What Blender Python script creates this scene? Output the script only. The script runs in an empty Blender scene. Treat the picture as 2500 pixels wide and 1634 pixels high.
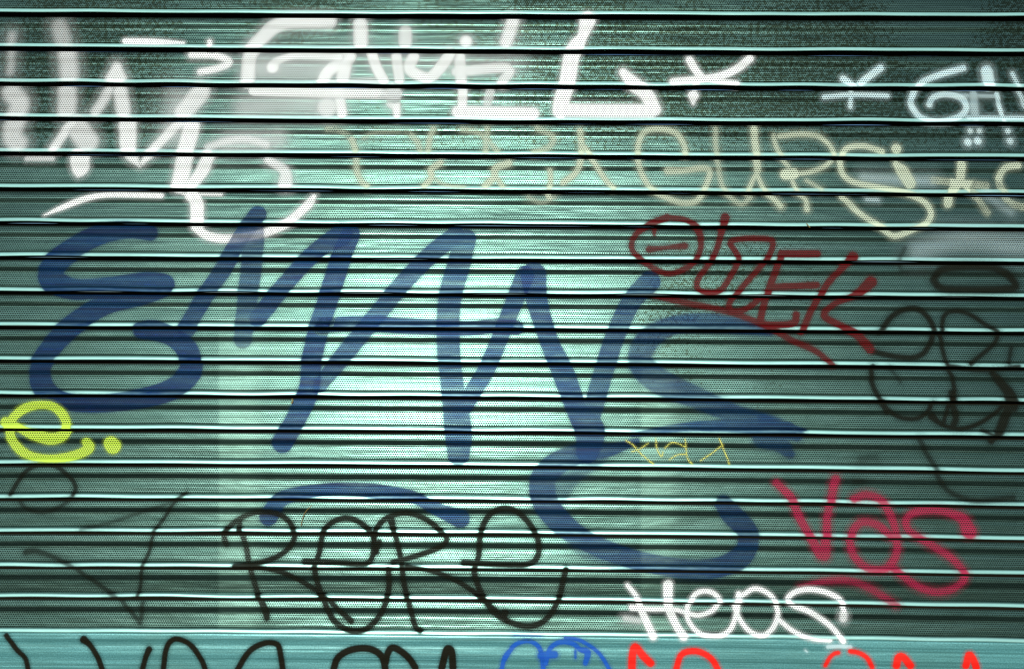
import bpy, math, random
import numpy as np

random.seed(4)
scene = bpy.context.scene
COL = scene.collection

# ------------------------------------------------------------------ camera
ZC = 1.00                      # height of the picture's centre above the pavement, metres
cam_d = bpy.data.cameras.new("camera")
cam = bpy.data.objects.new("camera", cam_d)
COL.objects.link(cam)
cam_d.sensor_width = 36.0
cam_d.lens = 32.0
cam_d.clip_start = 0.05
cam_d.clip_end = 500.0
cam.location = (0.0, -2.5 * 32.0 / 36.0, ZC)
cam.rotation_euler = (math.radians(90), 0, 0)
scene.camera = cam

# ------------------------------------------------------------------ light
SUN_EL, SUN_AZ = 17.0, -4.0      # sun behind the photographer, above the opposite roofs
world = bpy.data.worlds.new("World")
scene.world = world
world.use_nodes = True
wn = world.node_tree
bg = wn.nodes["Background"]
sky = wn.nodes.new("ShaderNodeTexSky")
sky.sky_type = 'NISHITA'
sky.sun_disc = False
sky.sun_elevation = math.radians(SUN_EL)
sky.sun_rotation = math.radians(180 - SUN_AZ)
sky.dust_density = 0.6
sky.ozone_density = 5.0
sky.air_density = 1.0
wn.links.new(sky.outputs[0], bg.inputs[0])
bg.inputs[1].default_value = 0.055

sd = bpy.data.lights.new("sun", 'SUN')
sd.energy = 3.8
sd.angle = math.radians(10)
sd.color = (1.0, 0.90, 0.79)
sun = bpy.data.objects.new("sun", sd)
COL.objects.link(sun)
sun.location = (0, -5, 5)
sun.rotation_euler = (math.radians(90 - SUN_EL), 0, math.radians(SUN_AZ))

scene.view_settings.view_transform = 'Standard'
scene.view_settings.look = 'None'
scene.view_settings.exposure = 0.45
scene.view_settings.gamma = 1.0
scene.view_settings.use_curve_mapping = False
scene.render.engine = 'CYCLES'
scene.cycles.transparent_max_bounces = 24
scene.cycles.max_bounces = 6

# ------------------------------------------------------------------ helpers
def new_mat(name):
    m = bpy.data.materials.new(name)
    m.use_nodes = True
    nt = m.node_tree
    nt.nodes.clear()
    out = nt.nodes.new("ShaderNodeOutputMaterial")
    return m, nt, out

class NB:
    """small node building helper"""
    def __init__(s, nt):
        s.nt = nt
    def n(s, t, **kw):
        nd = s.nt.nodes.new(t)
        for k, v in kw.items():
            setattr(nd, k, v)
        return nd
    def l(s, a, b):
        s.nt.links.new(a, b)
    def put(s, sock, v):
        if isinstance(v, (int, float)):
            sock.default_value = v
        elif isinstance(v, (tuple, list)):
            sock.default_value = v
        else:
            s.l(v, sock)
    def m(s, op, a, b=0.0, c=0.0, clamp=False):
        nd = s.n("ShaderNodeMath", operation=op, use_clamp=clamp)
        s.put(nd.inputs[0], a); s.put(nd.inputs[1], b); s.put(nd.inputs[2], c)
        return nd.outputs[0]
    def step(s, x, lo, hi, a=0.0, b=1.0):
        nd = s.n("ShaderNodeMapRange", interpolation_type='SMOOTHSTEP')
        s.put(nd.inputs[0], x); s.put(nd.inputs[1], lo); s.put(nd.inputs[2], hi)
        s.put(nd.inputs[3], a); s.put(nd.inputs[4], b)
        return nd.outputs[0]
    def mix(s, f, a, b, blend='MIX'):
        nd = s.n("ShaderNodeMix", data_type='RGBA', blend_type=blend)
        s.put(nd.inputs[0], f); s.put(nd.inputs[6], a); s.put(nd.inputs[7], b)
        return nd.outputs[2]
    def noise(s, vec, scale, detail=2.0, rough=0.5):
        nd = s.n("ShaderNodeTexNoise")
        s.l(vec, nd.inputs['Vector'])
        nd.inputs['Scale'].default_value = scale
        nd.inputs['Detail'].default_value = detail
        nd.inputs['Roughness'].default_value = rough
        return nd.outputs['Fac'] if 'Fac' in nd.outputs else nd.outputs[0]
    def vec(s, x, y, z=0.0):
        nd = s.n("ShaderNodeCombineXYZ")
        s.put(nd.inputs[0], x); s.put(nd.inputs[1], y); s.put(nd.inputs[2], z)
        return nd.outputs[0]

HOLE_X, HOLE_Y, HOLE_R = 5.6, 9.6, 1.75      # perforation lattice, millimetres

def holes(b):
    """perforation mask 0..1 from the flat sheet coordinates (uv in millimetres)"""
    uv = b.n("ShaderNodeUVMap", uv_map="sheet").outputs[0]
    sp = b.n("ShaderNodeSeparateXYZ"); b.l(uv, sp.inputs[0])
    u = b.m('MULTIPLY', sp.outputs[0], 1000.0); v = b.m('MULTIPLY', sp.outputs[1], 1000.0)
    def lattice(off):
        fu = b.m('SUBTRACT', b.m('FRACT', b.m('ADD', b.m('DIVIDE', u, HOLE_X), off)), 0.5)
        fv = b.m('SUBTRACT', b.m('FRACT', b.m('ADD', b.m('DIVIDE', v, HOLE_Y), off)), 0.5)
        fu = b.m('MULTIPLY', fu, HOLE_X); fv = b.m('MULTIPLY', fv, HOLE_Y)
        return b.m('SQRT', b.m('ADD', b.m('MULTIPLY', fu, fu), b.m('MULTIPLY', fv, fv)))
    d = b.m('MINIMUM', lattice(0.0), lattice(0.5))
    h = b.step(d, HOLE_R - 0.3, HOLE_R + 0.3, 1.0, 0.0)
    at = b.n("ShaderNodeAttribute", attribute_name="perf")
    return b.m('MULTIPLY', h, at.outputs['Fac']), u, v

# ---------------------------------------------------------------- slat metal
def make_metal(name, perforated=True, metal=0.92, base=(0.082, 0.172, 0.160, 1)):
    m, nt, out = new_mat(name)
    b = NB(nt)
    hole, u, v = holes(b)
    geo = b.n("ShaderNodeTexCoord").outputs['Object']
    # long streaks, blotches and fine grain
    streak = b.noise(b.vec(b.m('MULTIPLY', u, 0.0012), b.m('MULTIPLY', v, 0.20)), 1.0, 4.0, 0.65)
    streak2 = b.noise(b.vec(b.m('MULTIPLY', u, 0.0035), b.m('MULTIPLY', v, 0.055), 7.0), 1.0, 2.0)
    blot = b.noise(geo, 3.2, 5.0, 0.6)
    fine = b.noise(b.vec(b.m('MULTIPLY', u, 0.30), b.m('MULTIPLY', v, 0.34)), 1.0, 2.0, 0.7)
    c = b.mix(b.step(streak, 0.34, 0.66), (base[0]*0.34, base[1]*0.42, base[2]*0.40, 1), (base[0]*1.35, base[1]*1.30, base[2]*1.28, 1))
    c = b.mix(b.step(streak2, 0.35, 0.7, 0.0, 0.5), c, (base[0]*0.62, base[1]*0.72, base[2]*0.70, 1))
    c = b.mix(b.step(blot, 0.45, 0.75, 0.0, 0.45), c, (base[0]*0.5, base[1]*0.5, base[2]*0.4, 1))
    c = b.mix(b.step(fine, 0.35, 0.65, 0.0, 0.6), c, (base[0]*0.25, base[1]*0.35, base[2]*0.33, 1))
    sp = b.n("ShaderNodeSeparateXYZ"); b.l(geo, sp.inputs[0])
    X, Z = sp.outputs[0], sp.outputs[2]
    if perforated:
        # soot clogging single holes, in drifts
        speck = b.noise(b.vec(b.m('MULTIPLY', u, 0.11), b.m('MULTIPLY', v, 0.12), 3.0), 1.0, 3.0, 0.75)
        drift = b.noise(geo, 1.7, 3.0, 0.55)
        # the soot sits mostly in the upper slats and in a patch right of centre
        up = b.step(Z, ZC + 0.33, ZC + 0.55)
        dx = b.m('SUBTRACT', X, 0.55); dz = b.m('SUBTRACT', Z, ZC + 0.05)
        rr = b.m('SQRT', b.m('ADD', b.m('MULTIPLY', dx, dx), b.m('MULTIPLY', b.m('MULTIPLY', dz, dz), 2.0)))
        patch = b.step(rr, 0.12, 0.50, 0.9, 0.0)
        where = b.m('MULTIPLY', b.m('MAXIMUM', up, patch), b.step(drift, 0.30, 0.55))
        where = b.m('MAXIMUM', where, b.step(drift, 0.60, 0.75, 0.0, 0.5))
        thr = b.m('SUBTRACT', 0.70, b.m('MULTIPLY', where, 0.235))
        sk = b.m('MULTIPLY', b.step(b.m('SUBTRACT', speck, thr), 0.0, 0.05), 0.85)
        c = b.mix(sk, c, (0.015, 0.028, 0.014, 1))
        # two pale strips down the lower slats, standing for posts behind the holes
        def strip(x0, x1, z1):
            s = b.m('MULTIPLY', b.step(X, x0 - 0.006, x0 + 0.006), b.step(X, x1 - 0.03, x1 + 0.03, 1.0, 0.0))
            return b.m('MULTIPLY', s, b.step(Z, z1 - 0.10, z1 + 0.10, 1.0, 0.0))
        st = b.m('MAXIMUM', strip(-0.715, -0.62, ZC + 0.02), strip(0.315, 0.40, ZC - 0.08))
        c = b.mix(b.m('MULTIPLY', st, 0.05), c, (0.30, 0.60, 0.46, 1))
        hole = b.m('MULTIPLY', hole, b.m('SUBTRACT', 1.0, b.m('MULTIPLY', st, 0.30)))
    lip = b.n("ShaderNodeAttribute", attribute_name="lip").outputs['Fac']       # rolled edge: the light it catches, painted in as a paler colour
    joint = b.n("ShaderNodeAttribute", attribute_name="joint").outputs['Fac']   # inside of the hinge joint: its shade painted in near black
    lip_shine = b.m('MULTIPLY', lip, b.step(streak2, 0.15, 0.6, 0.75, 1.0))
    c = b.mix(lip_shine, c, (0.24, 0.52, 0.50, 1))
    c = b.mix(hole, c, (0.004, 0.007, 0.006, 1))
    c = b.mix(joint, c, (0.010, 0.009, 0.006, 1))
    p = b.n("ShaderNodeBsdfPrincipled")
    b.l(c, p.inputs['Base Color'])
    mm = b.m('MULTIPLY', b.m('SUBTRACT', 1.0, b.m('MAXIMUM', hole, joint)), b.m('SUBTRACT', metal, b.m('MULTIPLY', lip_shine, metal*0.62)))
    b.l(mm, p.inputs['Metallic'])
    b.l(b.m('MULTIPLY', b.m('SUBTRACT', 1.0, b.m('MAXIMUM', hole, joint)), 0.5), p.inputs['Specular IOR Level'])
    b.l(b.step(streak, 0.2, 0.8, 0.37, 0.30), p.inputs['Roughness'])
    # sheet ripple: rolling lines along the slat and shallow dents
    rip = b.noise(b.vec(b.m('MULTIPLY', u, 0.0016), b.m('MULTIPLY', v, 0.16), 11.0), 1.0, 3.0, 0.6)
    dent = b.noise(b.vec(b.m('MULTIPLY', u, 0.008), b.m('MULTIPLY', v, 0.03), 5.0), 1.0, 2.0)
    hgt = b.m('ADD', b.m('MULTIPLY', rip, 0.0007), b.m('MULTIPLY', dent, 0.0016))
    bp = b.n("ShaderNodeBump"); bp.inputs['Strength'].default_value = 0.9
    bp.inputs['Distance'].default_value = 1.0
    b.l(hgt, bp.inputs['Height']); b.l(bp.outputs[0], p.inputs['Normal'])
    b.l(p.outputs[0], out.inputs[0])
    return m

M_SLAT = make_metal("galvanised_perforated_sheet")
M_BAR = make_metal("galvanised_plain_sheet", False, 0.35, (0.12, 0.38, 0.42, 1))

# ---------------------------------------------------------------- spray paint
def make_paint(name, col, col2=None, rough=0.45, speck=0.25, metal=0.0, spec=0.12, cover=0.96):
    m, nt, out = new_mat(name)
    b = NB(nt)
    hole, u, v = holes(b)
    fld = b.n("ShaderNodeAttribute", attribute_name="field").outputs['Fac']   # mm inside the stroke's edge
    sft = b.n("ShaderNodeAttribute", attribute_name="soft").outputs['Fac']
    opa = b.n("ShaderNodeAttribute", attribute_name="opac").outputs['Fac']
    grain = b.noise(b.vec(b.m('MULTIPLY', u, 0.35), b.m('MULTIPLY', v, 0.35)), 1.0, 3.0, 0.8)
    cloud = b.noise(b.vec(b.m('MULTIPLY', u, 0.012), b.m('MULTIPLY', v, 0.05)), 1.0, 3.0, 0.6)
    streak = b.noise(b.vec(b.m('MULTIPLY', u, 0.002), b.m('MULTIPLY', v, 0.20)), 1.0, 4.0, 0.65)
    f = b.m('ADD', fld, b.m('MULTIPLY', b.m('SUBTRACT', grain, 0.5), b.m('MULTIPLY', sft, 1.6)))
    cov = b.step(f, b.m('MULTIPLY', sft, -1.0), sft)
    hal = b.m('MULTIPLY', b.step(fld, b.m('SUBTRACT', b.m('MULTIPLY', sft, -2.2), 3.0), 0.0), b.step(grain, 0.35, 0.75, 0.05, 0.55))
    cov = b.m('MAXIMUM', cov, hal)
    wear = b.step(cloud, 0.25, 0.75, 1.0, 1.0 - speck)
    wear2 = b.step(streak, 0.45, 0.75, 1.0, 1.0 - speck)
    a = b.m('MULTIPLY', b.m('MULTIPLY', cov, opa), b.m('MULTIPLY', wear, wear2))
    a = b.m('MULTIPLY', a, b.m('SUBTRACT', 1.0, b.m('MULTIPLY', hole, cover)))
    p = b.n("ShaderNodeBsdfPrincipled")
    c2 = col2 or tuple(min(1.0, x * 1.5) for x in col[:3]) + (1,)
    b.l(b.mix(b.step(streak, 0.35, 0.7, 0.0, 0.8), col, c2), p.inputs['Base Color'])
    p.inputs['Roughness'].default_value = rough
    p.inputs['Metallic'].default_value = metal
    p.inputs['Specular IOR Level'].default_value = spec
    b.l(a, p.inputs['Alpha'])
    b.l(p.outputs[0], out.inputs[0])
    return m

P = {
    'navy':  make_paint("navy_spray_paint", (0.001, 0.008, 0.048, 1), (0.002, 0.060, 0.19, 1), 0.42, 0.30, metal=0.35),
    'white': make_paint("white_spray_paint", (0.74, 0.84, 0.88, 1), (0.82, 0.92, 0.95, 1), 0.5, 0.10, cover=0.75),
    'ice':   make_paint("pale_blue_spray_and_sheen", (0.50, 0.76, 0.86, 1), None, 0.5, 0.2),
    'cream': make_paint("cream_spray_paint", (0.52, 0.66, 0.52, 1), (0.62, 0.76, 0.60, 1), 0.5, 0.20),
    'red':   make_paint("dark_red_spray_paint", (0.07, 0.001, 0.002, 1), (0.12, 0.002, 0.004, 1), 0.5, 0.08),
    'pink':  make_paint("raspberry_spray_paint", (0.30, 0.012, 0.055, 1), (0.42, 0.025, 0.085, 1), 0.5, 0.25),
    'black': make_paint("black_spray_paint", (0.006, 0.006, 0.003, 1), (0.008, 0.009, 0.005, 1), 0.7, 0.05, spec=0.05),
    'lime':  make_paint("lime_spray_paint", (0.38, 0.62, 0.05, 1), (0.52, 0.75, 0.12, 1), 0.5, 0.05),
    'scratch': make_paint("yellow_paint_marker", (0.65, 0.72, 0.15, 1), None, 0.5, 0.1),
    'scarlet': make_paint("scarlet_spray_paint", (0.62, 0.010, 0.006, 1), (0.75, 0.02, 0.01, 1), 0.5, 0.10),
    'royal': make_paint("royal_blue_marker_paint", (0.008, 0.07, 0.42, 1), (0.01, 0.12, 0.5, 1), 0.5, 0.15),
}

# ------------------------------------------------------------------ shutter geometry
# lip edge of every slat, millimetres down from the picture's top, at the left, middle and right
EDGE = [(-137,-134,-129), (-53,-49,-44), (32,37.5,42), (115.5,123,128), (201,209,214), (286,295,299), (371,379,385),
        (458,464.5,473.4), (541.7,548.5,556.5), (625.4,632.5,639), (710.4,717,725), (795.4,801,810),
        (877.7,884.5,895.8), (962,968.5,979.5), (1045,1052,1064.5), (1130,1136,1151), (1214,1219,1234),
        (1296,1301,1316), (1381,1386.5,1400), (1455,1462,1481), (1540.6,1549,1565.6)]
XM = (24.0, 1260.0, 2470.0)
def edge(i, x):
    y0, y1, y2 = EDGE[i]
    a, c, e = XM
    x = np.asarray(x, dtype=float)
    return (y0*(x-c)*(x-e)/((a-c)*(a-e)) + y1*(x-a)*(x-e)/((c-a)*(c-e)) + y2*(x-a)*(x-c)/((e-a)*(e-c)))

NS = len(EDGE) - 1
# profile of one slat: share of the height going down, depth towards the street in mm
PROF = [(0.00, -32), (0.105, -32), (0.112, -1.5), (0.135, 0.0), (0.20, 1.4), (0.28, 2.8), (0.32, 2.8), (0.38, 1.5),
        (0.44, 0.3), (0.50, 0.7), (0.60, 2.3), (0.70, 3.6), (0.80, 5.0), (0.85, 5.6), (0.885, 3.9), (0.895, 4.1),
        (0.905, 7.2), (0.915, 8.6), (0.945, 9.4), (0.975, 10.0), (0.988, 10.1), (0.997, 9.8)]
TILT = [0, 0, -1, -1, -1, -2, -3, 2, 2.5, -2.5, 2, -1.5, 2, 0, -2.5, -2, -2.5, 1.5, -9, 2]
def resample(prof, step_frac):
    out = []
    for (t0, d0), (t1, d1) in zip(prof[:-1], prof[1:]):
        n = max(1, int(math.ceil((t1 - t0) / step_frac)))
        for k in range(n):
            out.append((t0 + (t1-t0)*k/n, d0 + (d1-d0)*k/n))
    out.append(prof[-1])
    return out

RS = np.random.RandomState(11)
WOB = [[(RS.uniform(0.002, 0.03), RS.uniform(0, 6.28), RS.uniform(0.3, 1.0)) for _ in range(7)] for _ in range(NS)]
def wobble(i, x, t):
    """dents and waves pressed into the rolled edge, metres"""
    k = min(1.0, max(0.0, (t-0.55)/0.4))
    if k == 0.0: return 0.0*x
    w = sum(a*np.sin(x*f + p) for f, p, a in WOB[i])
    return k*0.00045*w

def slat_rows(i, fine=0.05):
    rows = resample(PROF, fine)
    # arc length for the flat sheet coordinate
    H = EDGE[i+1][1] - EDGE[i][1]
    s, res, pt, pd = 0.0, [], None, None
    for t, d in rows:
        dd = d + TILT[i] * (0.5 - t) * (-1.0) if 0.09 < t < 0.9 else d
        if pt is not None:
            s += math.hypot((t-pt)*H, d-pd)
        res.append((t, dd, s))
        pt, pd = t, d
    return res

def surf_point(i, x, t, d):
    """x in mm (array) -> world y, z"""
    top, bot = edge(i, x), edge(i+1, x)
    z = ZC + (817.0 - (top + (bot-top)*t)) / 1000.0
    return -d/1000.0 + np.zeros_like(z), z

def mesh_from_grid(name, X, Y, Z, U, V, PERF, mat, parent, extra=None, facemask=None, smooth=True):
    """grids of shape rows x cols"""
    R, C = X.shape
    co = np.stack([X.ravel(), Y.ravel(), Z.ravel()], 1)
    idx = np.arange(R*C).reshape(R, C)
    q = np.stack([idx[:-1,:-1], idx[1:,:-1], idx[1:,1:], idx[:-1,1:]], -1).reshape(-1, 4)
    if facemask is not None:
        q = q[facemask.ravel()]
    if len(q) == 0:
        return None
    used, inv = np.unique(q, return_inverse=True)
    q = inv.reshape(-1, 4)
    co = co[used]
    me = bpy.data.meshes.new(name)
    me.vertices.add(len(co)); me.vertices.foreach_set("co", co.ravel())
    me.loops.add(q.size); me.loops.foreach_set("vertex_index", q.ravel())
    me.polygons.add(len(q))
    me.polygons.foreach_set("loop_start", np.arange(0, q.size, 4))
    me.polygons.foreach_set("loop_total", np.full(len(q), 4))
    me.update(calc_edges=True)
    uvl = me.uv_layers.new(name="sheet")
    uv = np.stack([U.ravel()[used], V.ravel()[used]], 1)[q.ravel()]
    uvl.data.foreach_set("uv", uv.ravel())
    at = me.attributes.new("perf", 'FLOAT', 'POINT'); at.data.foreach_set("value", PERF.ravel()[used])
    for k, arr in (extra or {}).items():
        at = me.attributes.new(k, 'FLOAT', 'POINT'); at.data.foreach_set("value", arr.ravel()[used])
    me.polygons.foreach_set("use_smooth", np.full(len(q), smooth))
    me.materials.append(mat)
    o = bpy.data.objects.new(name, me)
    COL.objects.link(o)
    if parent: o.parent = parent
    return o

shutter = bpy.data.objects.new("rolling_shutter", None)
COL.objects.link(shutter)
shutter["label"] = "closed galvanised roller shutter of perforated slats covered with graffiti"
shutter["category"] = "roller shutter"

XL, XR = -420.0, 2920.0
xs = np.arange(XL, XR + 1, 20.0)
V0 = []
def perf_of(t):
    return 1.0 if 0.125 < t < 0.88 else 0.0
for i in range(NS):
    rows = slat_rows(i, 0.02)
    V0.append(i * 0.0960)
    g = {k: [] for k in 'XYZUVPLJ'}
    seq = [(t, d, s) for t, d, s in rows]
    # rolled lip nose and the underside going back into the joint
    s_end = seq[-1][2]
    seq += [(1.004, 9.0, s_end+1), (1.006, 4.5, s_end+3), (1.004, -31.0, s_end+40)]
    for t, d, s in seq:
        y, z = surf_point(i, xs, t, d)
        # slight waviness of the pressed lip
        z = z + wobble(i, xs, t)
        g['X'].append((xs-1250)/1000.0); g['Y'].append(y); g['Z'].append(z)
        g['U'].append(xs/1000.0); g['V'].append(np.full_like(xs, V0[i] + s/1000.0)); g['P'].append(np.full_like(xs, perf_of(t)))
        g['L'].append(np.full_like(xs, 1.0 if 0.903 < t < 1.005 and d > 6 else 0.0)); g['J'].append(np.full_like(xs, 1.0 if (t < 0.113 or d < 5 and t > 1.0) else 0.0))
    A = {k: np.array(v) for k, v in g.items()}
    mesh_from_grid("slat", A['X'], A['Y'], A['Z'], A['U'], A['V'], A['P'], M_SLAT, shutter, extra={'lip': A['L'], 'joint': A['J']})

# bottom bar: plain folded sheet with two shallow beads
BARP = [(0, -13), (3, -13), (4.2, 0), (8, 1.0), (20, 1.6), (26, 0.9), (32, 0.7), (38, 1.6), (52, 2.6), (60, 2.3),
        (68, 1.2), (90, 1.8), (118, 2.6), (124, 1.0), (126, -20)]
def bar_rows(fine=4.0):
    out, s, pt, pd = [], 0, None, None
    for (t0, d0), (t1, d1) in zip(BARP[:-1], BARP[1:]):
        n = max(1, int(math.ceil((t1-t0)/fine)))
        for k in range(n):
            out.append((t0+(t1-t0)*k/n, d0+(d1-d0)*k/n))
    out.append(BARP[-1])
    res = []
    for t, d in out:
        if pt is not None: s += math.hypot(t-pt, d-pd)
        res.append((t, d, s)); pt, pd = t, d
    return res
def bar_point(x, t, d):
    z = ZC + (817.0 - (edge(NS, x) + t)) / 1000.0
    return -d/1000.0 + np.zeros_like(z), z
g = {k: [] for k in 'XYZUVP'}
for t, d, s in bar_rows():
    y, z = bar_point(xs, t, d)
    g['X'].append((xs-1250)/1000.0); g['Y'].append(y); g['Z'].append(z)
    g['U'].append(xs/1000.0); g['V'].append(np.full_like(xs, NS*0.096 + s/1000.0)); g['P'].append(np.zeros_like(xs))
A = {k: np.array(v) for k, v in g.items()}
bar = mesh_from_grid("bottom_bar", A['X'], A['Y'], A['Z'], A['U'], A['V'], A['P'], M_BAR, shutter)
bar["label"] = "plain unperforated bottom bar of the shutter"

# ------------------------------------------------------------------ graffiti
REF = dict(F=(0,0,0.952), A1=(0,0,3.7047), A2=(620,0,3.7047), A3=(1240,0,3.7047), A4=(1860,0,3.7047),
           B1=(0,400,3.7047), B2=(620,400,3.7047), B3=(1240,400,3.7047), B4=(1860,400,3.7047),
           C1=(0,800,3.7047), C2=(620,800,3.7047), C3=(1240,800,3.7047), C4=(1860,800,3.7047),
           D1=(0,1214,3.7047), D2=(620,1214,3.7047), D3=(1240,1214,3.7047),
           K1=(800,290,2.285), K2=(1350,290,2.285), K3=(1880,290,2.285), K4=(0,60,2.24), K5=(560,30,2.285),
           K6=(2080,600,2.24), K7=(1500,500,1.9586), K8=(400,320,2.9857), L1=(1860,1140,2.2113), L2=(1500,1400,2.285),
           L3=(500,1220,1.4585), L4=(2060,960,2.9857), L5=(1900,1540,2.3638), L6=(20,1180,2.358), PX=(0,0,1.0))

def smooth_path(pts, closed=False):
    """Catmull-Rom through the points, returns dense polyline of (x, y, w)"""
    p = np.array(pts, dtype=float)
    if len(p) == 1:
        return np.vstack([p, p + [[0.01, 0, 0]]])
    if len(p) == 2:
        return p
    q = np.vstack([2*p[0]-p[1], p, 2*p[-1]-p[-2]])
    out = []
    for k in range(1, len(q)-2):
        p0, p1, p2, p3 = q[k-1], q[k], q[k+1], q[k+2]
        n = max(3, int(np.hypot(*(p2-p1)[:2]) / 8))
        for j in range(n):
            t = j / n
            out.append(0.5*((2*p1) + (-p0+p2)*t + (2*p0-5*p1+4*p2-p3)*t*t + (-p0+3*p1-3*p2+p3)*t**3))
    out.append(q[-2])
    return np.array(out)

def S(ref, w, pts, soft=3.0, op=1.0):
    x0, y0, k = REF[ref]
    P3 = []
    for p in pts:
        ww = p[2] if len(p) > 2 else w
        P3.append((x0 + p[0]/k, y0 + p[1]/k, ww/k))
    return smooth_path(P3), soft, op

def paint(name, colour, layer, strokes, parent, label=None, step=2.6):
    """one film of paint lying on the slats, as its own mesh"""
    allp = np.vstack([s[0] for s in strokes])
    pad = max(np.max(s[0][:,2])/2 + s[1]*2.2 for s in strokes) + 5
    x0, x1 = allp[:,0].min()-pad, allp[:,0].max()+pad
    y0, y1 = allp[:,1].min()-pad, allp[:,1].max()+pad
    gx = np.arange(x0, x1+step, step)
    rowsX, rowsY, rowsZ, rowsU, rowsV, rowsP, rowsIY, brk = [], [], [], [], [], [], [], []
    off = 0.25 + 0.22*layer
    def add(rows, fn, v0, perf):
        pts = [(t, d, s) for t, d, s in rows]
        for k, (t, d, s) in enumerate(pts):
            a = pts[max(0, k-1)]; c = pts[min(len(pts)-1, k+1)]
            ya, za = fn(gx, a[0], a[1]); yc, zc = fn(gx, c[0], c[1])
            dy, dz = yc-ya, zc-za
            L = np.sqrt(dy*dy+dz*dz) + 1e-9
            y, z = fn(gx, t, d)
            # outward normal of a profile running downwards
            ny, nz = dz/L, -dy/L
            sgn = np.where(ny > 0, -1.0, 1.0)
            y = y + ny*sgn*off/1000.0; z = z + nz*sgn*off/1000.0
            rowsX.append((gx-1250)/1000.0); rowsY.append(y); rowsZ.append(z)
            rowsU.append(gx/1000.0); rowsV.append(np.full_like(gx, v0 + s/1000.0)); rowsP.append(np.full_like(gx, perf(t)))
            rowsIY.append(817.0 - (z-ZC)*1000.0); brk.append(k == len(pts)-1)
    fine = max(0.012, step/84.0)
    for i in range(NS):
        if EDGE[i][0]-6 > y1 or EDGE[i+1][2]+6 < y0: continue
        rr = [r for r in slat_rows(i, fine) if r[0] > 0.108]
        def fnw(x, t, d, i=i):
            y, z = surf_point(i, x, t, d)
            z = z + wobble(i, x, t)
            return y, z
        add(rr, fnw, V0[i], perf_of)
    if y1 > EDGE[NS][0]:
        rr = [r for r in bar_rows(step) if 3.5 < r[0] < 121]
        add(rr, bar_point, NS*0.096, lambda t: 0.0)
    if not rowsX: return None
    X, Y, Z, U, V, PF, IY = [np.array(a) for a in (rowsX, rowsY, rowsZ, rowsU, rowsV, rowsP, rowsIY)]
    IX = X*1000.0 + 1250.0
    field = np.full(X.shape, -1e3); opac = np.zeros(X.shape); softa = np.full(X.shape, 3.0); best = np.full(X.shape, -1e9)
    for path, soft, op in strokes:
        r = path[:,2].max()/2 + soft*2.2 + 4
        cols = np.where((gx > path[:,0].min()-r) & (gx < path[:,0].max()+r))[0]
        if len(cols) == 0: continue
        c0, c1 = cols[0], cols[-1]+1
        sx, sy = IX[:,c0:c1], IY[:,c0:c1]
        f = np.full(sx.shape, -1e3)
        for (ax, ay, aw), (bx, by, bw) in zip(path[:-1], path[1:]):
            dx, dy = bx-ax, by-ay
            L2 = dx*dx+dy*dy + 1e-9
            t = np.clip(((sx-ax)*dx + (sy-ay)*dy)/L2, 0, 1)
            d = np.hypot(sx-(ax+t*dx), sy-(ay+t*dy))
            f = np.maximum(f, (aw+(bw-aw)*t)/2 - d)
        score = np.clip((f+soft)/(2*soft), 0, 1)*op + np.minimum(f+soft, 0)*0.001
        sub = best[:,c0:c1]
        upd = score > sub
        sub[upd] = score[upd]
        field[:,c0:c1][upd] = f[upd]; softa[:,c0:c1][upd] = soft; opac[:,c0:c1][upd] = op
    vis = field > -(softa*2.0 + 1.5)
    fm = vis[:-1,:-1] | vis[1:,:-1] | vis[1:,1:] | vis[:-1,1:]
    fm[np.array(brk)[:-1], :] = False
    o = mesh_from_grid(name, X, Y, Z, U, V, PF, P[colour], parent,
                       extra={'field': field, 'soft': softa, 'opac': opac}, facemask=fm)
    if o is not None and label: o["label"] = label
    return o

def tag(label):
    e = bpy.data.objects.new("graffiti_tag", None)
    COL.objects.link(e)
    e.parent = shutter
    e["label"] = label
    return e

# --- bleached white scrawl across the upper left
t = tag("washed-out white tag fading across the upper left slats")
paint("letter", 'white', 0, [
    S('K4', 94.4, [(330,20),(350,90)], 14, .40), S('K4', 106.2, [(370,160),(385,290)], 14, .60),
    S('K4', 106.2, [(370,370),(370,480)], 12, .60), S('K4', 112.1, [(70,380),(110,440),(70,600),(100,650)], 14, .60),
    S('K4', 53.1, [(300,680),(370,570),(400,540)], 8, .8), S('K4', 129.8, [(420,560),(480,640)], 12, .65),
    S('K4', 29.5, [(150,735),(290,735)], 5, .6), S('K4', 70.8, [(440,735,110),(440,780,100),(430,825,30)], 6, .85),
    S('K4', 47.2, [(70,60),(60,260)], 14, .4)], t)
paint("letter", 'white', 1, [
    S('K4', 106.2, [(640,235,60),(640,290,120)], 10, .8), S('K4', 59, [(600,360),(530,480)], 10, .65), S('K4', 82.6, [(660,370),(680,480)], 10, .75),
    S('K4', 100.3, [(700,550),(710,690,85),(765,775,20)], 7, .85), S('K4', 53.1, [(780,760,30),(830,700),(940,580),(990,540)], 7, .85),
    S('K4', 106.2, [(1100,370),(1010,480)], 10, .75)], t)
paint("underline", 'white', 0, [S('B1', 50, [(410,470,14),(560,400,50),(750,325,55),(950,285),(1250,285),(1460,290)], 3, .95)], t)
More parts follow.
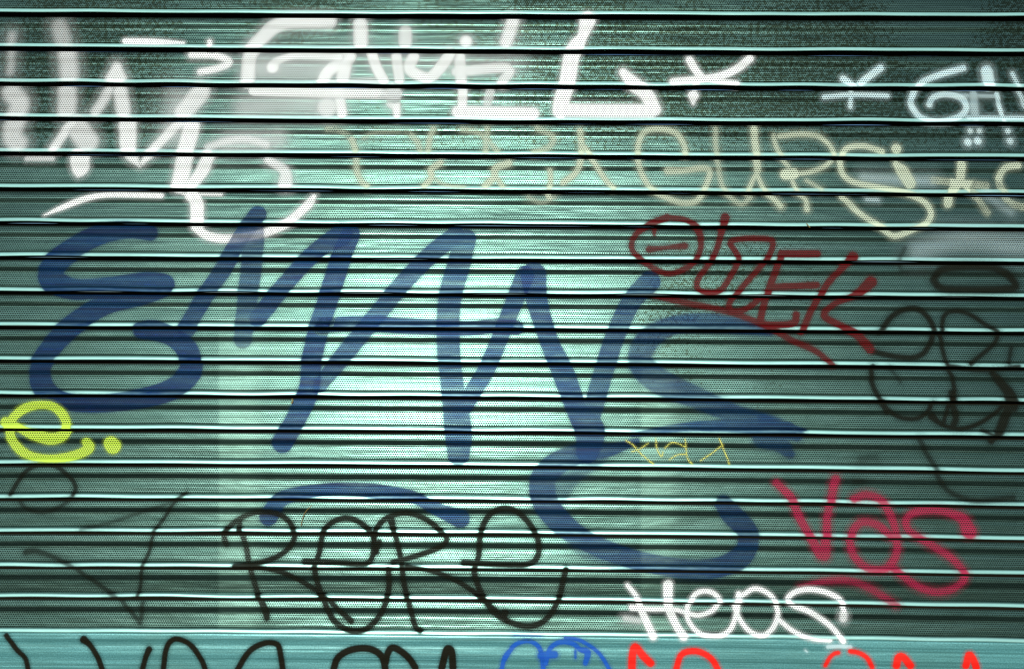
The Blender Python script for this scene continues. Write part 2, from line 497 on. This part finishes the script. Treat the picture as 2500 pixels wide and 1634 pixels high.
# --- tall white O
t = tag("large hollow white letter U dripping over the blue tag's second peak")
paint("letter", 'white', 2, [
    S('K4', 94.4, [(1050,560),(1020,690),(985,880)], 7, .9), S('K4', 70.8, [(1140,725),(1110,800),(1050,880)], 6, .9),
    S('K8', 80, [(160,200),(110,400)], 6, .95), S('K8', 66, [(310,200),(240,330),(190,400)], 6, .9),
    S('K8', 26, [(140,458),(270,462),(420,465)], 4, .8), S('K8', 100, [(205,470),(240,520),(252,670)], 5, 1),
    S('K8', 66, [(230,700),(320,765),(480,785),(690,755),(850,700),(950,635),(1060,530),(1095,480,40)], 5, .97),
    S('K8', 80, [(180,70),(150,130)], 9, .7)], t)
paint("letter", 'white', 1, [S('K8', 62, [(330,120),(450,80),(600,60),(750,100)], 9, .65),
    S('K8', 80, [(760,215,60),(880,290),(890,390,110)], 8, .8)], t)
# --- small white marks upper left
t = tag("short white dash and hooked tick above the white letters at upper left")
paint("dash", 'white', 1, [S('K4', 35.4, [(690,95,34),(850,98),(1010,104,14)], 3, 1), S('K4', 30.68, [(1150,98),(1152,120)], 4, .9)], t)
paint("tick", 'white', 1, [S('K4', 42.48, [(1050,168),(1180,172),(1255,205),(1200,238),(1100,262)], 6, .92)], t)
# --- large white word along the top
t = tag("long soft white tag sprayed in capitals along the top slats")
paint("letter", 'white', 2, [
    S('PX', 35.4, [(805,54),(690,58),(640,95),(612,135),(606,200)], 9, .85), S('PX', 18.88, [(672,152),(720,138),(830,140)], 6, .85),
    S('PX', 30.68, [(666,165)], 7, 1), S('PX', 25.96, [(620,222),(780,227),(970,230)], 4, .85)], t)
paint("overspray_and_sheen", 'white', 0, [S('PX', 70, [(640,165),(740,170),(830,165)], 34, .42), S('PX', 60, [(600,262),(700,255),(800,255)], 32, .42), S('PX', 60, [(900,150),(1060,150),(1260,150)], 36, .25), S('PX', 50, [(560,350),(680,340)], 24, .4), S('PX', 60, [(430,240),(420,330)], 30, .3)], t)
paint("letter", 'white', 1, [
    S('PX', 35.4, [(880,60),(882,108)], 9, .85), S('PX', 30.68, [(855,140),(805,172),(790,200)], 7, .95), S('PX', 33.04, [(845,140),(838,194)], 7, .9),
    S('PX', 25.96, [(908,132),(920,167),(938,200)], 6, .95), S('PX', 25.96, [(826,222),(836,278)], 6, .9), S('PX', 51.92, [(800,262)], 12, .7),
    S('PX', 23.6, [(800,208),(920,200)], 6, .5)], t)
paint("letter", 'white', 2, [
    S('PX', 33.04, [(990,80),(990,108)], 9, .75), S('PX', 25.96, [(968,140),(976,197)], 6, .85), S('PX', 28.32, [(1010,140),(1000,170),(1046,192),(1080,160),(1098,134)], 7, .9),
    S('PX', 30.68, [(962,221),(970,283,18)], 6, .95), S('PX', 35.4, [(960,250)], 8, .8)], t)
paint("letter", 'white', 1, [
    S('PX', 30.68, [(1138,103)], 8, .95), S('PX', 28.32, [(1122,140),(1127,210)], 7, .85), S('PX', 25.96, [(1115,176),(1238,168),(1225,205)], 7, .8),
    S('PX', 23.6, [(1130,222),(1128,268)], 5, .95), S('PX', 30.68, [(1118,274),(1200,276),(1302,278)], 6, .95), S('PX', 23.6, [(1197,225),(1190,252)], 6, .6),
    S('PX', 33.04, [(1252,54),(1236,104)], 9, .85)], t)
paint("letter", 'white', 2, [
    S('PX', 40.12, [(1434,52),(1422,90,26),(1408,112,38),(1395,140),(1385,200),(1372,243),(1368,272)], 5, 1),
    S('PX', 35.4, [(1375,270),(1480,272),(1590,272)], 6, .95), S('PX', 35.4, [(1521,178,22),(1545,205),(1578,232),(1596,268,36)], 6, .97)], t)
paint("star", 'white', 1, [
    S('PX', 20.06, [(1683,148),(1700,175),(1712,190)], 4, .95), S('PX', 20.06, [(1830,144),(1796,170),(1745,190),(1642,202)], 4, .95),
    S('PX', 16.52, [(1705,190),(1750,200),(1796,206)], 4, .9), S('PX', 17.7, [(1702,190),(1696,215)], 4, .9), S('PX', 28.32, [(1692,236,28),(1692,254,8)], 4, .9)], t)
# --- pale blue tag top right
t = tag("pale blue-white tag with a star at the top right")
paint("star", 'ice', 1, [S('PX', 18, [(2057,194),(2080,212)], 4, .95), S('PX', 18, [(2149,167),(2124,185),(2098,206)], 4, .95),
    S('PX', 13, [(2011,238),(2080,232),(2165,235)], 4, .85), S('PX', 12, [(2078,214),(2075,262)], 4, .85)], t)
paint("letter", 'ice', 2, [S('PX', 16, [(2351,167),(2292,184),(2246,205),(2226,235),(2224,258),(2246,289),(2292,298),(2340,286),(2358,264),(2346,240),(2305,231),(2276,240),(2268,256)], 4, .9)], t)
paint("letter", 'ice', 1, [S('PX', 30, [(2408,175),(2411,208)], 6, .95), S('PX', 22, [(2376,232),(2378,291)], 8, .6), S('PX', 12, [(2432,230),(2446,297)], 4, .85),
    S('PX', 12, [(2359,289),(2480,290),(2560,288)], 5, .8), S('PX', 12, [(2346,234),(2430,236)], 5, .5), S('PX', 12, [(2470,180),(2500,260)], 5, .7)], t)
paint("dots", 'ice', 2, [S('PX', 15, [(2367,321)], 5, .8), S('PX', 15, [(2389,321)], 5, .8), S('PX', 15, [(2459,321)], 5, .8),
    S('PX', 20, [(2362,348)], 6, .9), S('PX', 20, [(2386,345)], 6, .9), S('PX', 18, [(2465,345)], 6, .8)], t)
# --- cream word
t = tag("thin cream tag in spaced capitals ending in S and a star, second row")
paint("letter", 'cream', 0, [S('K1', 37.5, [(0,60),(60,65),(130,110),(158,190),(160,250),(165,300),(190,350),(220,375)], 6, .75), S('K1', 27.5, [(200,110),(260,80),(400,72)], 8, .45)], t)
paint("letter", 'cream', 0, [S('K1', 37.5, [(440,75),(495,120),(520,185)], 6, .6), S('K1', 37.5, [(590,60),(570,110),(560,185)], 6, .7),
    S('K1', 37.5, [(630,248),(575,285),(580,330),(540,378)], 5, .9), S('K1', 27.5, [(590,335),(660,372),(760,385)], 6, .6)], t)
paint("letter", 'cream', 0, [S('K1', 35, [(750,62),(850,85),(945,180)], 6, .65), S('K1', 37.5, [(890,60),(882,185)], 7, .7),
    S('K1', 42.5, [(1010,250),(935,278),(930,325),(880,375)], 5, .9), S('K1', 35, [(935,320),(975,378)], 5, .8)], t)
paint("letter", 'cream', 0, [S('K1', 37.5, [(1170,58),(1255,100),(1235,160),(1150,190)], 7, .65), S('K1', 32.5, [(1240,290),(1243,350),(1230,425),(1240,445)], 5, .85),
    S('K1', 27.5, [(1120,440),(1190,468),(1265,440)], 7, .5)], t)
paint("letter", 'cream', 1, [S('K2', 37.5, [(150,70),(158,150),(150,250),(120,310),(55,358)], 5, .85), S('K2', 32.5, [(175,160),(235,255),(290,340),(335,388)], 5, .9)], t)
paint("letter", 'cream', 0, [S('K2', 35, [(735,205),(730,150),(690,85),(600,60),(510,75),(475,150),(475,240),(500,320),(550,395),(630,440),(720,470),(800,460),(840,400),(875,300),(830,278),(720,290),(640,290,45)], 5, .8)], t)
paint("letter", 'cream', 1, [S('K2', 32.5, [(905,60),(908,180),(925,290),(945,385),(1000,450),(1055,475),(1100,440)], 6, .6), S('K2', 42.5, [(1120,60),(1130,190),(1140,290)], 5, .85),
    S('K2', 30, [(1140,300),(1110,350),(1080,420)], 5, .8), S('K2', 30, [(1140,320),(1175,400),(1230,450),(1272,488)], 5, .8)], t)
paint("letter", 'cream', 0, [S('K3', 30, [(20,95),(32,160),(70,230),(100,270)], 5, .7), S('K3', 27.5, [(105,300),(130,370),(150,415),(195,450),(205,505,36)], 5, .8),
    S('K3', 30, [(50,98),(180,88),(285,108),(350,190),(320,255),(220,298),(90,312)], 5, .8), S('K3', 62.5, [(85,312),(130,308)], 4, 1), S('K3', 27.5, [(200,345),(280,395)], 6, .6),
    S('K3', 32.5, [(20,445),(55,490)], 6, .6)], t)
paint("letter", 'cream', 1, [S('K3', 35, [(620,185),(520,155),(430,165),(392,215),(395,290),(450,350),(600,385),(740,412),(850,460),(895,520),(870,580),(790,622),(690,655),(620,610),(510,540),(440,475),(400,440)], 4, .85),
    S('K3', 68.75, [(700,255,40),(740,300),(775,360)], 4, .9), S('K3', 57.5, [(700,170)], 4, .9)], t)
paint("star", 'cream', 0, [S('K3', 45, [(910,345),(1050,360),(1200,375)], 4, .85), S('K3', 50, [(1065,255),(1055,350),(1005,410),(990,475)], 4, .85), S('K3', 40, [(1080,370),(1150,440),(1210,525)], 4, .85)], t)
paint("letter", 'cream', 0, [S('K3', 40, [(1380,262),(1310,275),(1272,340),(1290,400),(1340,470),(1440,500)], 4, .8)], t)
# --- bluish reflection of the surroundings, painted on as a thin film, right
t = tag("faint pale blue reflected sheen painted on at the right edge")
paint("overspray_and_sheen", 'ice', 0, [S('K3', 60, [(520,330),(760,345),(900,350)], 14, .4), S('K3', 26, [(540,452),(600,455)], 6, .5), S('K3', 50, [(1200,420),(1340,520)], 14, .3)], t)
paint("overspray_and_sheen", 'ice', 0, [S('PX', 50, [(2240,610),(2340,588),(2480,598),(2600,600)], 26, .30)], t)
# --- big navy word
t = tag("giant navy blue tag spelling EMANS across the middle slats")
paint("letter", 'navy', 3, [S('F', 44, [(350,542,36),(300,535,40),(235,545,48),(170,580,52),(125,620,56),(122,650,58),(170,672,50),(250,668,46),(335,655,44),(385,662,46),(340,685,44),(255,705,48),(195,738,50),(140,785,50),(100,840,48),(98,890,50),(140,928,44),(220,938,42),(320,928,46),(400,905,50),(442,865,54),(440,820,50),(405,785,46),(360,768,48),(330,768,40)], 2.6, .95)], t)
paint("letter", 'navy', 4, [S('F', 40, [(600,500,42),(560,555),(520,625),(470,700),(435,765,42)], 2.6, .88), S('F', 48, [(598,520,30),(590,580),(578,680),(565,790,42)], 2.6, .70),
    S('F', 40, [(600,740,42),(660,665),(730,590),(795,545,50)], 2.6, .92)], t)
paint("letter", 'navy', 3, [S('F', 48, [(815,545,44),(790,610),(765,690),(740,770),(725,840),(720,900),(705,940),(680,990),(657,1028,50)], 2.6, .95)], t)
paint("letter", 'navy', 4, [S('F', 42, [(745,895,34),(800,825,42),(870,740),(940,655),(1010,585),(1060,548,44)], 2.6, .85),
    S('F', 54, [(1085,555,44),(1068,610),(1045,700),(1042,800),(1052,900),(1065,1000,64),(1066,1055,52)], 2.8, .80), S('F', 40, [(1070,960),(1100,910),(1135,850),(1180,740),(1220,640,44)], 2.6, .85)], t)
paint("crossbar", 'navy', 3, [S('F', 34, [(750,756),(830,752),(950,758,38),(1080,764),(1150,758),(1200,762)], 2.6, .92)], t)
paint("letter", 'navy', 5, [S('F', 52, [(1240,640,60),(1248,700,50),(1275,790,44),(1310,870),(1340,950,50),(1370,1000,70),(1365,1050,52)], 2.8, .88),
    S('F', 46, [(1375,960),(1398,880),(1430,780),(1468,700),(1510,655,50)], 2.8, .78)], t)
paint("letter", 'navy', 4, [S('F', 44, [(1790,775,14),(1730,760,36),(1640,750,44),(1560,758,44),(1505,790,56),(1488,840,58),(1530,885,62),(1620,925,52),(1700,960,46),(1790,990,50),(1850,1010,34)], 6, .72),
    S('C4', 80, [(0,830,110),(120,870,90),(300,915,60),(390,925,20)], 3, .9), S('F', 24, [(1470,1010,12),(1600,992,22),(1750,990,36),(1830,1000,40)], 3, .85),
    S('F', 34, [(1770,1020,44),(1810,1030,44),(1835,1055,24)], 6, .7)], t)
paint("flourish", 'navy', 3, [S('F', 40, [(1480,1025,14),(1420,1045,30),(1330,1060,50),(1270,1100,60),(1262,1150,62),(1290,1200,58),(1350,1250,50),(1440,1290,46),(1560,1318,46),(1660,1320,48),(1725,1290,50),(1738,1240,48),(1700,1195,50),(1680,1170,40)], 4, .82),
    S('F', 40, [(1400,1060,30),(1330,1110,40),(1290,1150,60)], 10, .5), S('F', 36, [(1300,1210,30),(1360,1270,50),(1480,1310,40)], 14, .5)], t)
paint("flourish", 'navy', 4, [S('F', 40, [(625,1200,44),(655,1160,36),(720,1142,30),(800,1136,30),(880,1142,34),(960,1155,30),(1020,1185,32),(1070,1205,44)], 3, .92)], t)
# --- dark red word
t = tag("dark red angular tag ending in EK over the navy S")
paint("letter", 'red', 6, [S('K7', 28, [(250,62,36),(175,92,34),(105,140),(80,200),(105,245),(170,295),(250,330),(310,318),(375,280),(412,200),(398,120,34),(340,75),(260,62)], 3, .9),
    S('K7', 26, [(190,115),(190,145,16)], 3, .8), S('K7', 28, [(165,215,36),(230,208,22),(290,202),(335,198,36)], 4, .85)], t)
paint("letter", 'red', 7, [S('K7', 28, [(527,62,44),(515,110,34),(492,200),(450,285),(405,345),(393,395),(435,420),(500,412),(550,350),(590,270),(575,225),(552,185),(590,165),(690,162),(755,175),(735,245),(680,315),(605,400),(548,470),(560,508),(625,500),(700,445)], 2.6, .92)], t)
paint("letter", 'red', 6, [S('K7', 36, [(795,235),(880,236),(965,235)], 3, .92), S('K7', 34, [(795,240),(765,330),(730,420),(708,500),(702,565),(780,575),(855,565),(868,525)], 2.8, .92),
    S('K7', 32, [(740,395),(850,390),(965,385)], 3, .9)], t)
paint("letter", 'red', 7, [S('K7', 32, [(1135,250,50),(1080,310),(1015,380),(960,470),(918,550),(890,610)], 3, .92), S('K7', 34, [(1225,370,56),(1150,430,38),(1050,475,28),(1000,530),(1080,580),(1160,625,40),(1220,690,44)], 3, .92)], t)
paint("underline", 'red', 5, [S('K7', 30, [(190,435,24),(300,462),(450,490),(600,530),(740,590),(850,650),(960,700),(1040,768,26)], 3.5, .85)], t)
# --- raspberry word
t = tag("raspberry pink tag reading Vas at the lower right")
paint("letter", 'pink', 4, [S('L1', 46, [(75,85,40),(150,160),(200,270),(260,380),(315,470,60)], 5, .92), S('L1', 50, [(395,65),(375,150,46),(352,260,44),(345,380),(335,470,70)], 6, .9)], t)
paint("letter", 'pink', 5, [S('L1', 44, [(490,170,40),(560,150),(640,180),(700,280),(725,400),(720,480),(660,545),(560,540),(490,470),(476,370),(530,300),(620,312),(700,380)], 6, .88)], t)
paint("letter", 'pink', 4, [S('L1', 42, [(1112,345,84),(1080,280,60),(980,240),(870,235),(790,262),(780,330),(860,390),(960,450),(1040,510),(1090,590),(1040,650),(950,675),(850,650),(760,590),(700,540)], 6, .88)], t)
paint("underline", 'pink', 3, [S('L1', 42, [(200,645,20),(350,612),(480,615),(600,665),(720,745)], 6, .7)], t)
# --- white Heos
t = tag("rounded white tag reading Heos below the raspberry one")
paint("letter", 'white', 6, [S('L2', 30, [(72,65,26),(120,125),(150,205,40),(215,350,44)], 3, .97), S('L2', 44, [(298,62,56),(300,180,50),(340,280,44),(385,350,50)], 3, .97), S('L2', 26, [(95,190,34),(200,198),(330,200),(410,222)], 3, .95),
    S('L2', 34, [(60,250),(140,262)], 8, .6)], t)
paint("letter", 'white', 7, [S('L2', 28, [(410,222),(470,232),(545,205),(585,150),(540,103),(470,102),(422,150),(402,220),(425,285),(485,335),(580,342),(645,305),(680,220),(690,140,36),(690,110)], 2.6, .97)], t)
paint("letter", 'white', 6, [S('L2', 28, [(700,125),(670,180),(700,260),(760,325),(830,338),(888,290),(910,220),(885,140),(835,98),(775,85),(710,120)], 2.6, .97)], t)
paint("letter", 'white', 7, [S('L2', 26, [(920,262),(1000,322),(1100,362),(1200,372)], 2.6, .95), S('L2', 30, [(1275,378),(1200,290),(1090,215),(1000,180),(962,145),(1000,105),(1080,88),(1180,105),(1255,145),(1278,210)], 2.6, .97), S('L2', 46, [(1275,225),(1275,250)], 6, .8)], t)
# --- black RERE
t = tag("thin black looping tag reading RERE along the lower slats")
paint("letter", 'black', 5, [S('L3', 20, [(78,158,22),(70,122),(110,78),(170,48),(240,45),(292,68),(320,112),(308,162),(258,202),(180,226),(110,234)], 3.5, .93),
    S('L3', 20, [(126,70),(126,105),(142,145),(160,222),(176,290),(196,350),(215,390,26),(222,420,22)], 3.2, .93), S('L3', 19, [(180,236),(280,258),(370,305),(430,345),(480,395),(522,430,22)], 3.2, .93)], t)
paint("letter", 'black', 6, [S('L3', 20, [(358,218,22),(470,222),(575,226),(600,195),(622,150)], 3.2, .93), S('L3', 20, [(392,238),(408,190),(425,110),(470,72),(520,66),(570,92),(602,130),(600,190)], 3.2, .93),
    S('L3', 21, [(392,240),(400,290),(430,372),(462,430),(520,462),(580,455),(630,400),(655,320),(655,245)], 3.2, .93)], t)
paint("letter", 'black', 5, [S('L3', 20, [(612,185),(603,125),(640,70),(710,48),(780,65),(835,105),(862,140),(835,170),(750,200),(672,220)], 3.2, .93),
    S('L3', 20, [(664,70,28),(670,95,22),(680,130),(703,230),(708,290),(730,380),(750,448),(768,462,22)], 3.2, .93), S('L3', 19, [(720,235),(800,250),(880,280),(960,328),(1010,372),(1078,430)], 3.2, .93)], t)
paint("letter", 'black', 6, [S('L3', 21, [(922,222,22),(1050,228),(1145,228),(1183,205),(1188,150),(1160,90),(1110,42),(1060,30),(1010,58),(982,120),(975,200),(960,250),(975,310),(1020,390),(1080,432),(1160,448),(1220,420),(1260,350),(1285,245)], 3.2, .93),
    S('L3', 26, [(1070,402),(1062,415)], 3, .9)], t)
# --- thin black marks left
t = tag("faint black curve and slashes at the lower left")
paint("curve", 'black', 3, [S('C1', 42, [(110,1500),(180,1370),(280,1270),(400,1235),(530,1265),(640,1360),(690,1440),(675,1510)], 4, .75), S('L6', 26, [(395,40),(370,80),(300,135),(200,168),(110,145),(70,105)], 6, .55)], t)
paint("slash", 'black', 4, [S('L6', 22, [(1030,52),(960,108),(900,200),(840,285),(815,390),(775,490),(765,580),(750,660)], 4, .72), S('L6', 22, [(940,112),(750,172),(600,222),(430,262)], 7, .5),
    S('L6', 30, [(775,690),(765,800)], 6, .6), S('L6', 28, [(105,395,36),(160,390,34),(260,420),(370,472),(450,530),(580,620),(640,660),(700,730),(765,800)], 5, .6)], t)
# --- black word right edge
t = tag("smoky black tag of stacked loops at the right edge")
paint("letter", 'black', 3, [S('K6', 22, [(285,15),(250,80),(270,140)], 8, .5), S('K6', 44, [(445,190),(480,135),(600,118),(760,122),(850,160),(890,225),(800,240),(650,242),(490,235),(445,190)], 7, .88),
    S('K6', 26, [(270,142),(450,140)], 9, .5)], t)
paint("letter", 'black', 4, [S('K6', 32, [(145,475),(210,392),(290,348),(360,348),(412,392),(440,470),(412,560),(350,608),(250,608),(110,580)], 5, .88),
    S('K6', 26, [(480,480),(500,385),(560,358),(640,375),(720,430),(792,480),(770,540),(700,600),(640,645)], 5, .85)], t)
paint("letter", 'black', 5, [S('K6', 26, [(478,480),(495,580),(512,650),(545,720),(555,790),(530,860),(500,960)], 5, .85), S('K6', 30, [(105,660),(108,750),(140,830),(190,910)], 5, .85), S('K6', 18, [(200,660),(265,745)], 6, .5),
    S('K6', 24, [(520,655),(700,682),(900,660)], 5, .8), S('L4', 36, [(270,55),(330,130),(420,180),(540,182),(610,130),(640,70)], 5, .88)], t)
paint("letter", 'black', 3, [S('K6', 60, [(770,700,40),(850,800),(880,880)], 6, .9), S('K6', 24, [(870,560),(850,640)], 6, .7), S('L4', 54, [(780,0),(795,100),(815,180),(790,240)], 6, .85), S('L4', 34, [(640,170,60),(720,232),(850,258),(980,220),(1080,160),(1160,90)], 5, .9),
    S('L4', 74, [(1190,0),(1190,120),(1140,250),(1070,350,50)], 6, .88), S('L4', 30, [(1000,270),(1080,305)], 5, .8)], t)
paint("slash", 'black', 4, [S('L4', 42, [(550,335),(600,440),(660,540),(690,625),(760,712),(860,762),(960,782),(1100,772),(1230,760)], 7, .62), S('L4', 60, [(120,480),(230,470)], 14, .35), S('L4', 40, [(80,640),(130,640)], 12, .5)], t)
# --- lime e
t = tag("lime green letter e with a dot at the left edge")
paint("letter", 'lime', 6, [S('C1', 84, [(60,850),(180,905),(310,965,100),(450,1005,110),(560,985,100),(612,930),(610,850),(560,770),(480,712,80),(370,698,74),(250,722),(160,780),(110,850),(95,940),(130,1040),(210,1120),(320,1165,70),(480,1180,70),(640,1165),(760,1125,90),(810,1085,100),(790,1040,90)], 2.4, .97)], t)
paint("dot", 'lime', 6, [S('C1', 140, [(1012,1052),(1030,1072)], 2.4, 1)], t)
# --- scratchy yellow
t = tag("hair-thin yellow scribble over the navy S's lower end")
paint("scribble", 'scratch', 7, [S('C3', 8, q, 1.0, .85) for q in (
    [(1065,1020),(1130,1060),(1180,1120),(1260,1190),(1310,1230)], [(1120,1120),(1190,1100),(1265,1045)], [(1335,1005),(1345,1090),(1385,1165),(1400,1125)],
    [(1420,1090),(1470,1042),(1530,1045),(1600,1078)], [(1600,1010),(1610,1100),(1620,1180),(1660,1230)], [(1460,1190),(1530,1150),(1610,1145)],
    [(1910,1005),(1940,1080),(1980,1180),(1995,1230)], [(1740,1200),(1850,1130),(1940,1060)])], t, step=1.3)
# --- bottom bar writing
t = tag("thick black capitals cut off along the bottom bar, left half")
paint("letter", 'black', 3, [S('D1', 46, [(60,1250),(150,1370),(230,1450),(260,1560)], 3, .95)], t)
paint("letter", 'black', 3, [S('D1', 50, [(762,1288,74),(820,1340,50),(880,1430),(930,1560)], 3, .97)], t)
paint("letter", 'black', 4, [S('D1', 50, [(1352,1375,60),(1320,1450),(1290,1560)], 3, .97)], t)
paint("letter", 'black', 4, [S('D1', 50, [(1480,1560),(1500,1400),(1530,1320),(1590,1280),(1680,1305),(1760,1370),(1830,1480),(1860,1560)], 3, .97)], t)
paint("letter", 'black', 3, [S('D1', 54, [(2150,1560),(2220,1440),(2290,1365),(2400,1318),(2490,1322),(2530,1370),(2560,1560)], 3, .97)], t)
paint("letter", 'black', 4, [S('D2', 62, [(720,1560),(760,1450),(860,1385),(980,1365),(1080,1380),(1160,1440),(1190,1560)], 2.6, .97), S('D2', 62, [(1190,1500),(1210,1410),(1250,1360),(1320,1385),(1400,1450),(1460,1540)], 2.6, .97)], t)
paint("letter", 'black', 3, [S('D2', 66, [(1700,1540),(1730,1420),(1755,1375,80),(1790,1400),(1800,1540)], 2.6, .97)], t)
t = tag("royal blue looping capitals on the bottom bar")
paint("letter", 'royal', 3, [S('D2', 40, [(2240,1560),(2270,1440),(2330,1370)], 2.6, .92), S('D3', 42, [(-40,1480),(10,1400),(70,1330),(170,1298),(250,1325),(300,1400),(320,1560)], 2.6, .92)], t)
paint("letter", 'royal', 4, [S('D3', 46, [(340,1500),(375,1380),(440,1320),(520,1308),(600,1330),(650,1375),(720,1400,60),(700,1500)], 2.8, .92), S('D3', 70, [(300,1430),(420,1420)], 4, .85), S('D3', 24, [(610,1380),(610,1450)], 3, .8)], t)
paint("slash", 'royal', 3, [S('D3', 36, [(520,1270),(640,1290),(750,1350),(840,1430),(920,1560)], 2.8, .92), S('D3', 20, [(60,1242),(300,1250)], 4, .8)], t)
t = tag("scarlet capitals cut off along the bottom bar, right half")
paint("letter", 'scarlet', 3, [S('D3', 70, [(1120,1560),(1125,1430,70),(1150,1350,66),(1210,1420,70),(1290,1500)], 3, .95)], t)
paint("letter", 'scarlet', 3, [S('D3', 56, [(1520,1560),(1560,1430),(1640,1392),(1740,1400),(1840,1460),(1900,1560)], 3, .95)], t)
paint("letter", 'scarlet', 3, [S('L5', 24, [(270,200),(290,160),(320,132),(345,126)], 3, .9), S('L5', 28, [(415,118),(460,126),(510,155),(540,210)], 3, .92)], t)
paint("letter", 'scarlet', 4, [S('L5', 44, [(680,200),(690,155),(720,152),(760,200)], 3, .95)], t)
paint("letter", 'scarlet', 3, [S('L5', 42, [(1080,200),(1098,140),(1120,160),(1140,210)], 3, .95)], t)
t = tag("pale rubbed smear on the bottom bar under the white tag")
paint("smear", 'ice', 2, [S('L5', 24, [(285,92),(350,90),(415,94)], 3, .6), S('L5', 8, [(155,112),(165,122)], 2, .7)], t)

# ------------------------------------------------------------------ little things caught in the slats
def tube(name, pts, r, mat, label, cat):
    cu = bpy.data.curves.new(name, 'CURVE'); cu.dimensions = '3D'
    sp = cu.splines.new('POLY'); sp.points.add(len(pts)-1)
    for q, (px, py, d) in zip(sp.points, pts):
        q.co = ((px-1250)/1000.0, -d/1000.0, ZC + (817.0-py)/1000.0, 1)
    cu.bevel_depth = r/1000.0; cu.bevel_resolution = 2; cu.use_fill_caps = True
    dg = bpy.data.objects.new("tmp", cu); COL.objects.link(dg)
    bpy.context.view_layer.update()
    me = bpy.data.meshes.new_from_object(dg)
    bpy.data.objects.remove(dg)
    me.name = name
    me.materials.clear(); me.materials.append(mat)
    o = bpy.data.objects.new(name, me); COL.objects.link(o)
    o["label"] = label; o["category"] = cat
    return o
mt, nt, out = new_mat("dry_stalk_brown"); b = NB(nt)
p = b.n("ShaderNodeBsdfPrincipled"); p.inputs['Roughness'].default_value = 0.8
b.l(b.mix(b.noise(b.n("ShaderNodeTexCoord").outputs['Object'], 400.0), (0.10, 0.07, 0.015, 1), (0.25, 0.19, 0.05, 1)), p.inputs['Base Color'])
b.l(p.outputs[0], out.inputs[0])
tube("dry_stalk", [(737,1283,8), (739,1270,7), (744,1254,6), (752,1243,6), (760,1236,4), (763,1230,-2)], 0.8, mt,
     "brown dry stalk stuck between slats above the black RERE tag", "stalk")
tube("leaf_scrap", [(714,974,2), (716,982,7), (713,985,8)], 1.5, mt, "small brown leaf scrap hanging under a slat lip beside the navy tag", "leaf")
tube("wire_end", [(1966,547,9), (1969,553,14), (1973,557,13)], 1.1, mt, "tiny twisted wire end on a slat lip above the dark red tag", "wire")
